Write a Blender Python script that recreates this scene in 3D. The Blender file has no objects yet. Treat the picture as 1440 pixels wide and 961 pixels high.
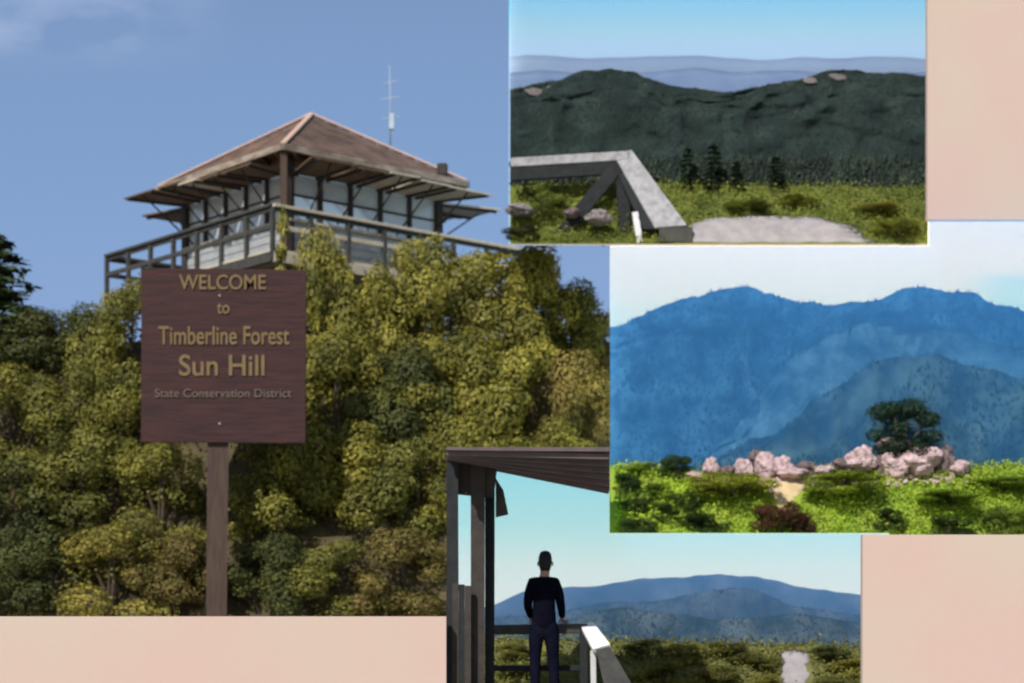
import bpy, bmesh, math, random
import numpy as np
from mathutils import Vector, Matrix, noise
R = math.radians
S = bpy.context.scene
COL = S.collection

# ------------------------------------------------------------------ camera
D, ZC, HOR = 30.0, 1.6, 980.0
cam_d = bpy.data.cameras.new('camera'); cam = bpy.data.objects.new('camera', cam_d); COL.objects.link(cam)
cam.location = (0, -D, ZC); cam.rotation_euler = (R(90), 0, 0)
cam_d.sensor_width = 36; cam_d.lens = 75; cam_d.shift_y = (HOR - 480.5) / 1440
cam_d.clip_end = 3000
cam_d.dof.use_dof = True; cam_d.dof.focus_distance = 18.0; cam_d.dof.aperture_fstop = 1.5
S.camera = cam

# ------------------------------------------------------------------ world, sun, exposure
SUN_EL, SUN_AZ = 40, 27            # degrees; azimuth counted to the left of the camera's back
sx, sy, sz = (-math.sin(R(SUN_AZ)) * math.cos(R(SUN_EL)), -math.cos(R(SUN_AZ)) * math.cos(R(SUN_EL)), math.sin(R(SUN_EL)))
W = bpy.data.worlds.new('World'); S.world = W; W.use_nodes = True
nt = W.node_tree; bg = nt.nodes['Background']
st = nt.nodes.new('ShaderNodeTexSky'); st.sky_type = 'NISHITA'; st.sun_disc = False
st.sun_elevation = R(SUN_EL); st.sun_rotation = math.atan2(sx, sy)
nt.links.new(st.outputs[0], bg.inputs[0]); bg.inputs[1].default_value = 0.09
sl = bpy.data.lights.new('sun', 'SUN'); sl.energy = 4.6; sl.angle = R(0.5); sl.color = (1, .95, .87)
sun = bpy.data.objects.new('sun', sl); COL.objects.link(sun)
sun.rotation_euler = Vector((sx, sy, sz)).to_track_quat('Z', 'Y').to_euler(); sun.location = (-20, -30, 40)
S.view_settings.view_transform = 'Standard'; S.view_settings.look = 'None'
S.view_settings.exposure = 0; S.view_settings.gamma = 1
S.cycles.use_denoising = True
S.cycles.volume_bounces = 1
S.cycles.max_bounces = 6

# ------------------------------------------------------------------ helpers
def P(px, py, y):
    """a point of the display at depth y"""
    s = (D + y) / 3000.0
    return Vector(((px - 720) * s, y, ZC + (HOR - py) * s))
def lin(c):
    return tuple(((v / 255) / 12.92 if v / 255 <= .04045 else ((v / 255 + .055) / 1.055) ** 2.4) for v in c)
def rnd(a, b): return random.uniform(a, b)
random.seed(7)
ORG = {}
def put(name, me, m=None, parent=None):
    o = bpy.data.objects.new(name, me); COL.objects.link(o)
    if m is not None and not me.materials: me.materials.append(m)
    if parent is not None:
        og = ORG[parent]
        me.transform(Matrix.Translation(-og)); o.parent = parent; ORG[o] = og
    return o
def ob(name, bm, m, parent=None, smooth=False):
    me = bpy.data.meshes.new(name); bm.to_mesh(me); bm.free()
    if smooth:
        for p in me.polygons: p.use_smooth = True
    return put(name, me, m, parent)
def tag(o, label=None, cat=None, group=None, kind=None):
    if label: o['label'] = label
    if cat: o['category'] = cat
    if group: o['group'] = group
    if kind: o['kind'] = kind
    return o
def thing(name, loc, label, cat, group=None):
    o = bpy.data.objects.new(name, None); COL.objects.link(o); o.location = loc; ORG[o] = Vector(loc)
    o.empty_display_size = .2
    return tag(o, label, cat, group)
def add_beam(bm, a, b, w, h, up=(0, 0, 1), w2=None, bev=0.0):
    a, b = Vector(a), Vector(b); d = (b - a).normalized(); u = Vector(up)
    s = d.cross(u)
    if s.length < 1e-4: s = d.cross(Vector((0, 1, 0)))
    s.normalize(); u = s.cross(d).normalized()
    w2 = w if w2 is None else w2
    vs = []
    for p, ww in ((a, w), (b, w2)):
        for i, j in ((-1, -1), (1, -1), (1, 1), (-1, 1)):
            vs.append(bm.verts.new(p + s * i * ww / 2 + u * j * h / 2))
    fs = [(3, 2, 1, 0), (4, 5, 6, 7), (0, 1, 5, 4), (1, 2, 6, 5), (2, 3, 7, 6), (3, 0, 4, 7)]
    new = [bm.faces.new([vs[i] for i in f]) for f in fs]
    if bev > 0:
        bmesh.ops.bevel(bm, geom=list({e for f in new for e in f.edges}), offset=bev, segments=1, affect='EDGES')
def beam(name, a, b, w, h, m, parent=None, up=(0, 0, 1), w2=None, bev=0.006):
    bm = bmesh.new(); add_beam(bm, a, b, w, h, up, w2, bev); return ob(name, bm, m, parent)
def tube(name, pts, r, m, parent=None, n=8):
    bm = bmesh.new(); rings = []
    for k, p in enumerate(pts):
        p = Vector(p); d = (Vector(pts[min(k + 1, len(pts) - 1)]) - Vector(pts[max(k - 1, 0)])).normalized()
        u = d.orthogonal().normalized(); v = d.cross(u)
        rr = r[k] if isinstance(r, (list, tuple)) else r
        rings.append([bm.verts.new(p + (u * math.cos(t) + v * math.sin(t)) * rr) for t in [2 * math.pi * i / n for i in range(n)]])
    for A, B in zip(rings, rings[1:]):
        for i in range(n): bm.faces.new((A[i], A[(i + 1) % n], B[(i + 1) % n], B[i]))
    bm.faces.new(rings[0][::-1]); bm.faces.new(rings[-1])
    bmesh.ops.recalc_face_normals(bm, faces=bm.faces)
    return ob(name, bm, m, parent, True)
def slab(name, pts, m, parent=None):
    """closed solid from a front loop of points and a matching back loop"""
    bm = bmesh.new(); f, b = pts
    F = [bm.verts.new(p) for p in f]; B = [bm.verts.new(p) for p in b]
    bm.faces.new(F); bm.faces.new(B[::-1]); n = len(F)
    for i in range(n): bm.faces.new((F[i], B[i], B[(i + 1) % n], F[(i + 1) % n]))
    bmesh.ops.recalc_face_normals(bm, faces=bm.faces)
    return ob(name, bm, m, parent)
def board(name, poly, y0, y1, m, parent=None):
    return slab(name, ([P(a, b, y0) for a, b in poly], [P(a, b, y1) for a, b in poly]), m, parent)

# ------------------------------------------------------------------ materials
def mat(name, c1, c2=None, scale=4, rough=.8, bump=0, bscale=30, metal=0, lo=.35, hi=.65, stretch=None, spec=.3, detail=6):
    m = bpy.data.materials.new(name); m.use_nodes = True; n = m.node_tree.nodes; l = m.node_tree.links
    b = n['Principled BSDF']; b.inputs['Roughness'].default_value = rough; b.inputs['Metallic'].default_value = metal
    b.inputs['Specular IOR Level'].default_value = spec
    tc = n.new('ShaderNodeTexCoord'); mp = n.new('ShaderNodeMapping'); l.new(tc.outputs['Object'], mp.inputs[0])
    if stretch: mp.inputs['Scale'].default_value = stretch
    c2 = c2 or tuple(v * .75 for v in c1)
    t = n.new('ShaderNodeTexNoise'); t.inputs['Scale'].default_value = scale; t.inputs['Detail'].default_value = detail
    l.new(mp.outputs[0], t.inputs['Vector'])
    r = n.new('ShaderNodeValToRGB'); r.color_ramp.elements[0].position = lo; r.color_ramp.elements[1].position = hi
    r.color_ramp.elements[0].color = (*c1, 1); r.color_ramp.elements[1].color = (*c2, 1)
    l.new(t.outputs['Fac'], r.inputs[0]); l.new(r.outputs[0], b.inputs['Base Color'])
    if bump:
        t2 = n.new('ShaderNodeTexNoise'); t2.inputs['Scale'].default_value = bscale; t2.inputs['Detail'].default_value = 5
        l.new(mp.outputs[0], t2.inputs['Vector'])
        bp = n.new('ShaderNodeBump'); bp.inputs['Strength'].default_value = bump; bp.inputs['Distance'].default_value = .03
        l.new(t2.outputs['Fac'], bp.inputs['Height']); l.new(bp.outputs[0], b.inputs['Normal'])
    return m
def leaf_mat(name, lo=.7, hi=1.32, trans=.3):
    """colour comes from the object's own colour, varied leaf by leaf"""
    m = bpy.data.materials.new(name); m.use_nodes = True; n = m.node_tree.nodes; l = m.node_tree.links
    b = n['Principled BSDF']; b.inputs['Roughness'].default_value = .6; b.inputs['Specular IOR Level'].default_value = .25
    oi = n.new('ShaderNodeObjectInfo'); g = n.new('ShaderNodeNewGeometry')
    r = n.new('ShaderNodeValToRGB'); e = r.color_ramp.elements
    e[0].color = (lo, lo * 1.02, lo, 1); e[1].color = (hi * 1.05, hi, hi * .8, 1)
    l.new(g.outputs['Random Per Island'], r.inputs[0])
    mx = n.new('ShaderNodeMix'); mx.data_type = 'RGBA'; mx.blend_type = 'MULTIPLY'; mx.inputs[0].default_value = 1
    l.new(oi.outputs['Color'], mx.inputs[6]); l.new(r.outputs[0], mx.inputs[7])
    tn = n.new('ShaderNodeTexNoise'); tn.inputs['Scale'].default_value = 1.6; tn.inputs['Detail'].default_value = 4
    l.new(g.outputs['Position'], tn.inputs['Vector'])
    r2 = n.new('ShaderNodeValToRGB'); e2 = r2.color_ramp.elements; e2[0].position = .33; e2[1].position = .67
    e2[0].color = (.50, .54, .55, 1); e2[1].color = (1.5, 1.42, 1.2, 1); l.new(tn.outputs['Fac'], r2.inputs[0])
    m3_ = n.new('ShaderNodeMix'); m3_.data_type = 'RGBA'; m3_.blend_type = 'MULTIPLY'; m3_.inputs[0].default_value = 1
    l.new(mx.outputs[2], m3_.inputs[6]); l.new(r2.outputs[0], m3_.inputs[7]); mx = m3_
    l.new(mx.outputs[2], b.inputs['Base Color'])
    tr = n.new('ShaderNodeBsdfTranslucent'); l.new(mx.outputs[2], tr.inputs[0])
    ms = n.new('ShaderNodeMixShader'); ms.inputs[0].default_value = trans
    l.new(b.outputs[0], ms.inputs[1]); l.new(tr.outputs[0], ms.inputs[2]); l.new(ms.outputs[0], n['Material Output'].inputs[0])
    return m
def sky_mat(name, z0, z1, stops, cloud=None):
    """sky light: colour by height, with optional cloud patches"""
    m = bpy.data.materials.new(name); m.use_nodes = True; n = m.node_tree.nodes; l = m.node_tree.links
    n.remove(n['Principled BSDF']); em = n.new('ShaderNodeEmission'); l.new(em.outputs[0], n['Material Output'].inputs[0])
    g = n.new('ShaderNodeNewGeometry'); sp = n.new('ShaderNodeSeparateXYZ'); l.new(g.outputs['Position'], sp.inputs[0])
    mr = n.new('ShaderNodeMapRange'); mr.inputs[1].default_value = z0; mr.inputs[2].default_value = z1
    l.new(sp.outputs[2], mr.inputs[0])
    r = n.new('ShaderNodeValToRGB'); e = r.color_ramp.elements
    while len(e) < len(stops): e.new(.5)
    for k, (p, c) in enumerate(stops): e[k].position = p; e[k].color = (*(c if max(c) < 8 else lin(c)), 1)
    l.new(mr.outputs[0], r.inputs[0]); out = r.outputs[0]
    if cloud:
        c, scale, lo, hi, (x0, x1), (za, zb), amt = cloud
        t = n.new('ShaderNodeTexNoise'); t.inputs['Scale'].default_value = scale; t.inputs['Detail'].default_value = 5
        mp = n.new('ShaderNodeMapping'); mp.inputs['Scale'].default_value = (.6, 1, 1.3)
        l.new(g.outputs['Position'], mp.inputs[0]); l.new(mp.outputs[0], t.inputs['Vector'])
        cr = n.new('ShaderNodeMapRange'); cr.inputs[1].default_value = lo; cr.inputs[2].default_value = hi
        l.new(t.outputs['Fac'], cr.inputs[0]); f = cr.outputs[0]
        for ax, (a, b_) in ((0, (x0, x1)), (2, (za, zb))):
            k = n.new('ShaderNodeMapRange'); k.interpolation_type = 'SMOOTHSTEP'; k.inputs[1].default_value = a; k.inputs[2].default_value = b_
            l.new(sp.outputs[ax], k.inputs[0])
            mu = n.new('ShaderNodeMath'); mu.operation = 'MULTIPLY'; l.new(f, mu.inputs[0]); l.new(k.outputs[0], mu.inputs[1]); f = mu.outputs[0]
        mu = n.new('ShaderNodeMath'); mu.operation = 'MULTIPLY'; l.new(f, mu.inputs[0]); mu.inputs[1].default_value = amt; f = mu.outputs[0]
        mx = n.new('ShaderNodeMix'); mx.data_type = 'RGBA'; l.new(f, mx.inputs[0]); l.new(out, mx.inputs[6]); mx.inputs[7].default_value = (*(c if max(c) < 8 else lin(c)), 1)
        out = mx.outputs[2]
    l.new(out, em.inputs[0]); em.inputs[1].default_value = 1
    return m
def haze_mat(name, col, dens, g=-.3):
    m = bpy.data.materials.new(name); m.use_nodes = True; n = m.node_tree.nodes; l = m.node_tree.links
    n.remove(n['Principled BSDF']); v = n.new('ShaderNodeVolumePrincipled')
    v.inputs['Color'].default_value = (*col, 1); v.inputs['Density'].default_value = dens; v.inputs['Anisotropy'].default_value = g
    l.new(v.outputs[0], n['Material Output'].inputs['Volume'])
    return m

M = dict(
    pink=mat('pink_plaster', (.535, .39, .34), (.515, .42, .35), .55, .9, .08, 14, lo=.38, hi=.62, detail=2),
    soil=mat('soil', (.06, .05, .025), (.10, .08, .04), 3, .95, .6, 12),
    concrete=mat('concrete', (.3, .28, .26), (.36, .34, .32), 2, .9, .2, 20),
    brown=mat('shaded_brown_sign_paint', (.022, .007, .009), (.046, .015, .014), 6, .7, .35, 26, stretch=(.25, 1, 3)),  # brown board, darkened so the colour holds the shade on its face
    post=mat('dark_post_wood', (.050, .032, .026), (.075, .048, .036), 8, .8, .4, 30, stretch=(3, 3, .3)),
    letter=mat('routed_yellow_paint', (.14, .096, .042), (.175, .12, .053), 9, .7),
    letter_pale=mat('faded_letter_paint', (.10, .078, .062), (.13, .10, .08), 9, .7),
    shingle=mat('red_brown_shingle', (.21, .135, .105), (.10, .072, .058), 2.6, .85, .6, 14),
    ridge=mat('sunlit_pink_ridge_cap', (.55, .38, .31), (.48, .33, .27), 6, .8),  # pink of the sunlit roof edge put into the cap colour
    soffit=mat('weathered_soffit_wood', (.15, .10, .06), (.10, .065, .04), 7, .85, .3, 25),
    weathered=mat('weathered_grey_board', (.34, .29, .24), (.16, .12, .09), 3, .85, .3, 25, stretch=(1, 1, 3)),
    trim=mat('dark_trim_wood', (.035, .03, .027), (.05, .04, .035), 7, .8, .3, 25),
    cream=mat('cream_weathered_and_lit_board', (.52, .46, .36), (.42, .37, .29), 7, .8, .2, 25),  # weathered boards, and the lit tone of some soffits, shutters and rails
    bluegrey=mat('blue_grey_siding', (.36, .38, .40), (.29, .31, .33), 6, .7, .2, 25),
    railing=mat('dark_grey_timber', (.040, .042, .042), (.06, .058, .052), 8, .8, .3, 25),
    greytop=mat('pale_grey_timber', (.36, .355, .37), (.20, .195, .20), 9, .8, .4, 24, lo=.4, hi=.75),  # pale grey for the rail top and slanting plank
    black=mat('near_black_timber', (.012, .014, .016), (.02, .022, .024), 8, .8, .2, 25),  # near-black tone for side rails, braces and porch posts
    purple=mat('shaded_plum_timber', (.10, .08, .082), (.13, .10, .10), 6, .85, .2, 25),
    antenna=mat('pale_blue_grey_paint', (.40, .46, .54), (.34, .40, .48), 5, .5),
    bright=mat('sunlit_white', (.82, .82, .83), (.76, .76, .78), 5, .5),  # sun on the porch rail cap put into its colour
    white=mat('white_paint', (.58, .58, .59), (.5, .5, .52), 5, .5),
    outcrop=mat('grey_pink_outcrop', (.30, .26, .255), (.16, .14, .14), 6, .9, .7, 12),
    rock=mat('pink_granite', (.62, .46, .47), (.32, .22, .23), 5, .9, .9, 14, lo=.42, hi=.7),
    rockdark=mat('dark_granite_and_gap_shade', (.10, .075, .08), (.2, .15, .15), 4, .9, .7, 9),  # dark rocks also stand in for shaded gaps between boulders
    sand=mat('sandy_path', (.62, .49, .27), (.5, .38, .22), 6, .95, .3, 20),
    grey_path=mat('grey_violet_gravel', (.36, .33, .34), (.27, .25, .26), 5, .95, .4, 30),
    bark=mat('bark', (.06, .045, .03), (.09, .065, .045), 6, .9, .5, 20),
    meadow=mat('meadow_turf', (.10, .13, .025), (.15, .165, .035), 2.5, .95, .5, 18),
    bank3=mat('bright_green_turf', (.19, .31, .03), (.27, .33, .045), 2.2, .95, .5, 18),
    scrub4=mat('olive_scrub_ground', (.11, .12, .04), (.16, .16, .06), 3, .95, .5, 18),
    nearrange=mat('near_range_haze_tint', (.13, .20, .36), (.18, .25, .40), 2, .95, .2, 8),  # nearer range, blue distance haze put into the colour
    far=mat('far_range_haze_tint', (.38, .47, .66), (.46, .54, .68), 2, .95, .2, 8),  # farthest range, pale distance haze put into the colour
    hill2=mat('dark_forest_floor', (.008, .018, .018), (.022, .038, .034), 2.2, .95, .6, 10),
    hill3=mat('haze_blue_forest_floor', (.008, .05, .11), (.07, .22, .34), 3.0, .95, .5, 8),  # forest colour with the blue of distant haze mixed in
    hill3c=mat('hazy_forest_floor', (.02, .09, .15), (.12, .28, .36), 3.0, .95, .5, 8),  # paler slope, haze tint painted into the base colour
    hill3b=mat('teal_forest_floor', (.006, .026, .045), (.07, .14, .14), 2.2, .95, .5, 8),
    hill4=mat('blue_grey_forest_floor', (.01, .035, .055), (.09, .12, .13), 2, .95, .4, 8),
    skin=mat('skin', (.42, .26, .19), (.38, .23, .17), 8, .6),
    shirt=mat('shaded_navy_shirt', (.004, .0045, .010), (.006, .0065, .013), 8, .95, .2, 50, spec=0),  # dark shirt, lowered further so the cloth colour holds the porch shade
    trousers=mat('shaded_blue_trousers', (.005, .006, .015), (.008, .008, .018), 8, .95, .2, 50, spec=0),  # dark trousers, porch shade put into the colour where sun reaches
    hair=mat('black_hair', (.008, .008, .009), (.012, .011, .011), 20, .6, .3, 60, stretch=(1, 1, .2)),
    metal=mat('pale_metal', (.7, .72, .75), (.6, .62, .66), 5, .35, metal=.6),
    leaf=leaf_mat('leaf'), needle=leaf_mat('needle', .5, 1.5, .08),
)
gl = mat('window_glass', (.52, .59, .64), (.62, .67, .70), 1.2, .08, spec=.9)  # pale base colour carries a painted sky reflection
gl.node_tree.nodes['Principled BSDF'].inputs['IOR'].default_value = 1.9
M['glass'] = gl

# ------------------------------------------------------------------ ground, skies, pink walls
bm = bmesh.new(); q = 600
bm.faces.new([bm.verts.new(v) for v in ((-q, -q, 0), (q, -q, 0), (q, q, 0), (-q, q, 0))])
tag(ob('ground', bm, M['concrete']), kind='structure')

SKY1, SKY2, SKY3, SKY4 = 16.5, 7.2, 3.6, 0.0
def zz(py, y): return P(0, py, y).z
m1 = sky_mat('sky_blue', zz(480, SKY1), zz(0, SKY1), [(0, (140, 168, 212)), (.5, (130, 162, 205)), (1, (124, 153, 196))],
             ((176, 194, 226), .55, .40, .66, (P(360, 0, SKY1).x, P(120, 0, SKY1).x), (zz(110, SKY1), zz(40, SKY1)), .75))
tag(board('sky', [(-160, -60), (760, -60), (930, 300), (930, 700), (-160, 700)], SKY1, SKY1 + .12, m1), kind='structure')
m2 = sky_mat('sky_above_hills', zz(95, SKY2), zz(0, SKY2), [(0, (.70, 1.0, 1.35)), (.3, (.69, 1.03, 1.3)), (.55, (.55, 1.03, 1.1)), (1, (.21, .86, 1.19))])
tag(board('sky', [(716, -60), (1340, -60), (1340, 345), (716, 345)], SKY2, SKY2 + .12, m2), kind='structure')
m3 = sky_mat('sky_white_cloud', zz(470, SKY3), zz(310, SKY3), [(0, (1.6, 2.0, 1.35)), (.3, (2.2, 2.06, 1.33)), (.7, (2.5, 2.1, 1.3)), (1, (2.45, 2.06, 1.3))],
             ((.9, 1.8, 1.35), .25, .2, .5, (P(1340, 0, SKY3).x, P(1420, 0, SKY3).x), (zz(376, SKY3), zz(400, SKY3)), .8))
tag(board('sky', [(858, 346), (1305, 346), (1305, 309), (1580, 309), (1580, 780), (858, 780)], SKY3, SKY3 + .12, m3), kind='structure')
m4 = sky_mat('sky_pale_cyan', zz(850, SKY4), zz(670, SKY4), [(0, (1.15, 1.12, .85)), (.3, (1.0, 1.1, .78)), (.6, (.66, 1.02, .73)), (1, (.45, .93, .72))])
tag(board('sky', [(640, 631), (857, 631), (857, 750), (1250, 750), (1250, 1000), (640, 1000)], SKY4, SKY4 + .12, m4), kind='structure')

def wall(poly, y0, label):
    f = [P(a, b, y0) for a, b in poly]
    for v in f:
        if v.z < zz(985, y0): v.z = 0
    b = [v + Vector((0, .14, 0)) for v in f]
    return tag(slab('pink_wall', (f, b), M['pink']), label, 'wall', 'pale pink wall panels between the scenes')
wall([(-200, 867), (627.5, 867), (627.5, 1100), (-200, 1100)], -5.0, 'pale pink wall panel along the bottom under the shrubs and brown sign')
wall([(1304, -60), (1640, -60), (1640, 309), (1304, 309)], 3.4, 'pale pink wall panel in the upper right corner beside the timber railing scene')
wall([(1213, 752), (1640, 752), (1640, 1100), (1213, 1100)], -5.0, 'pale pink wall panel in the lower right corner under the rocky green meadow')

# ------------------------------------------------------------------ terrain
def fbm(x, y, z=0, o=4): return noise.fractal(Vector((x, y, z)), 1.0, 2.0, o)
def interp(x, pts):
    xs = [p[0] for p in pts]; ys = [p[1] for p in pts]
    return float(np.interp(x, xs, ys))
def smooth_interp(x, pts, w=14):
    return sum(interp(x + d * w, pts) for d in (-1, -.5, 0, .5, 1)) / 5
def terrain(name, m, x0, x1, rows, nx=120, sub=8, rough=(2.5, .05), seed=0, gully=(0, 60), kind='structure'):
    """rows: (depth, profile(px) -> py); the sheet runs through the rows, roughened between them"""
    bm = bmesh.new(); grid = []
    for k in range(len(rows) - 1):
        (ya, fa), (yb, fb) = rows[k], rows[k + 1]
        for j in range(sub + (k == len(rows) - 2)):
            t = j / sub; row = []
            y = ya + (yb - ya) * t
            for i in range(nx + 1):
                px = x0 + (x1 - x0) * i / nx
                a, b = fa(px), fb(px)
                e = math.sin(math.pi * (k + t) / (len(rows) - 1)) if 0 < k + t < len(rows) - 1 else 0
                n_ = fbm(px * .02 + seed, (k + t) * 1.7 + seed * 3)
                py = a + (b - a) * t + n_ * rough[0] * (1 if e > 0 else .4)
                fold = 1 - 2 * abs(noise.noise(Vector((px / gully[1] + .5 * fbm(px * .012, (k + t) * .9, seed), (k + t) * .5, seed + .5)))) * 1.6
                row.append(bm.verts.new(P(px, py, y + fbm(px * .012, (k + t) * 2, seed) * rough[1] * e - gully[0] * fold * e)))
            grid.append(row)
    for A, B in zip(grid, grid[1:]):
        for i in range(nx): bm.faces.new((A[i], A[i + 1], B[i + 1], B[i]))
    bmesh.ops.recalc_face_normals(bm, faces=bm.faces)
    o = ob(name, bm, m, None, True); o['kind'] = kind
    return o
def C(v): return lambda px: v
def L(*pts): return lambda px: smooth_interp(px, pts)

def leaf_arrays(rng, cen, nrm, size, aspect=.55):
    n = len(cen)
    nrm = nrm / np.linalg.norm(nrm, axis=1, keepdims=True)
    t = rng.normal(size=(n, 3)); t -= nrm * (t * nrm).sum(1, keepdims=True); t /= np.linalg.norm(t, axis=1, keepdims=True)
    b = np.cross(nrm, t); s = size * rng.uniform(.6, 1.3, size=(n, 1))
    v = np.stack([cen - t * s * .5, cen + b * s * aspect * .5 + nrm * s * .08, cen + t * s * .5, cen - b * s * aspect * .5 + nrm * s * .08], 1).reshape(-1, 3)
    return v
def quads(name, v):
    me = bpy.data.meshes.new(name); n = len(v) // 4
    me.vertices.add(len(v)); me.vertices.foreach_set('co', v.astype(np.float32).ravel())
    me.loops.add(4 * n); me.loops.foreach_set('vertex_index', np.arange(4 * n, dtype=np.int32))
    me.polygons.add(n); me.polygons.foreach_set('loop_start', np.arange(0, 4 * n, 4, dtype=np.int32))
    me.update(calc_edges=True); me.validate()
    return me
def inside(px, py, poly):
    c = np.zeros(len(px), bool)
    for (x0, y0), (x1, y1) in zip(poly, poly[1:] + poly[:1]):
        if y0 != y1: c ^= ((y0 > py) != (y1 > py)) & (px < (x1 - x0) * (py - y0) / (y1 - y0) + x0)
    return c
def ground_cover(name, terr, n, size, color, seed, up=.04, xr=None, zlift=.02, avoid=None):
    """many small leaves strewn over a terrain sheet, one object"""
    rng = np.random.default_rng(seed); me = terr.data
    fs = [p for p in me.polygons]
    ar = np.array([p.area for p in fs]); pr = ar / ar.sum()
    idx = rng.choice(len(fs), n, p=pr)
    cen = np.array([tuple(p.center) for p in fs])[idx]; nr = np.array([tuple(p.normal) for p in fs])[idx]
    nr = np.where(nr[:, 2:3] < 0, -nr, nr)
    ext = np.sqrt(ar[idx])[:, None]
    cen = cen + rng.normal(size=(n, 3)) * ext * .5 + nr * rng.uniform(0, up, size=(n, 1)) + np.array([0, 0, zlift])
    if xr is not None:
        s = 3000 / (30 + cen[:, 1]); px = 720 + cen[:, 0] * s
        k = (px > xr[0]) & (px < xr[1])
        if avoid: k &= ~inside(px, HOR - (cen[:, 2] - ZC) * s, avoid)
        cen, nr = cen[k], nr[k]
    v = leaf_arrays(rng, cen, nr + rng.normal(size=cen.shape) * .7, size)
    o = put(name, quads(name, v), M['leaf']); o.color = (*color, 1); o['kind'] = 'stuff'
    return o
def forest(name, terr, n, h, color, seed, xr, pyr=(0, 2000), keep=None):
    """small conifers standing on a mountain sheet: too many to count, one object"""
    rng = random.Random(seed); me = terr.data; vs = []; fs = []
    polys = list(me.polygons); ar = [p.area for p in polys]
    for p in rng.choices(polys, ar, k=n):
        q4 = [me.vertices[k].co for k in p.vertices]; u, w = rng.random(), rng.random()
        c = q4[0].lerp(q4[1], u).lerp(q4[3].lerp(q4[2], u), w)
        s = 3000 / (30 + c.y); px = 720 + c.x * s; py = HOR - (c.z - ZC) * s
        if not (xr[0] < px < xr[1] and pyr[0] < py < pyr[1]): continue
        if keep and not keep(px, py): continue
        hh = h * rng.uniform(.6, 1.4); r = hh * rng.uniform(.22, .34); k0 = len(vs); a0 = rng.random() * 6
        c = c - Vector((0, 0, hh * .12))
        for ring, (zf, rf) in enumerate(((0, 1), (.45, .55))):
            for i in range(5):
                a = a0 + i * 1.2566 + ring * .6
                vs.append((c.x + math.cos(a) * r * rf * rng.uniform(.8, 1.2), c.y + math.sin(a) * r * rf, c.z + hh * zf))
        vs.append((c.x, c.y, c.z + hh))
        for i in range(5):
            j = (i + 1) % 5
            fs += [(k0 + i, k0 + j, k0 + 5 + j, k0 + 5 + i), (k0 + 5 + i, k0 + 5 + j, k0 + 10)]
    m_ = bpy.data.meshes.new(name); m_.from_pydata(vs, [], fs); m_.update()
    o = put(name, m_, M['needle']); o.color = (*color, 1); o['kind'] = 'stuff'
    return o

# ------------------------------------------------------------------ plants
def lobes_cloud(rng, lobes, n, size, fill=.72):
    lb = np.array(lobes); w = lb[:, 3] * lb[:, 5]; w = w / w.sum()
    i = rng.choice(len(lb), n, p=w); d = rng.normal(size=(n, 3)); d /= np.linalg.norm(d, axis=1, keepdims=True)
    r = fill + (1 - fill) * rng.random((n, 1)) ** .7
    r *= 1 + .10 * rng.normal(size=(n, 1)) + .55 * np.maximum(0, np.sin(d[:, :1] * 9 + i[:, None]) * np.sin(d[:, 1:2] * 8 + i[:, None] * 2) * np.sin(d[:, 2:] * 7) ) * rng.random((n, 1))
    cen = lb[i, :3] + d * lb[i, 3:6] * r
    return leaf_arrays(rng, cen, d + rng.normal(size=(n, 3)) * .4 + np.array([0, -.0, .3]), size)
def bush_data(seed, n=11000, size=.038, k=24, spread=1.0):
    rng = np.random.default_rng(seed); lobes = []
    for j in range(k):
        a = rng.uniform(0, 2 * np.pi); h = rng.uniform(.03, .86) if j else .85
        rad = .42 * math.sqrt(max(.04, 1 - ((h - .3) / .64) ** 2)) * math.sqrt(rng.uniform(.1, 1)) * spread
        r = rng.uniform(.09, .20)
        lobes.append((math.cos(a) * rad, math.sin(a) * rad, h, r, r, r * rng.uniform(.7, 1.05)))
    return quads('foliage', lobes_cloud(rng, lobes, n, size)), lobes
def stems_data(seed, lobes):
    rng = random.Random(seed); bm = bmesh.new()
    for (x, y, z, *_r) in lobes[::2]:
        pts = [Vector((x * .1, y * .1, -.05)), Vector((x * .45 + rng.uniform(-.04, .04), y * .45, z * .5)), Vector((x, y, z))]
        rings = []
        for p, r in zip(pts, (.022, .014, .005)):
            rings.append([bm.verts.new(p + Vector((math.cos(t) * r, math.sin(t) * r, 0))) for t in (0, 1.57, 3.14, 4.71)])
        for A, B in zip(rings, rings[1:]):
            for i in range(4): bm.faces.new((A[i], A[(i + 1) % 4], B[(i + 1) % 4], B[i]))
    me = bpy.data.meshes.new('stem'); bm.to_mesh(me); bm.free(); me.materials.append(M['bark'])
    return me
BUSH = []
for k in range(7):
    f, lb = bush_data(100 + k); f.materials.append(M['leaf']); BUSH.append((f, stems_data(k, lb)))
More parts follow.
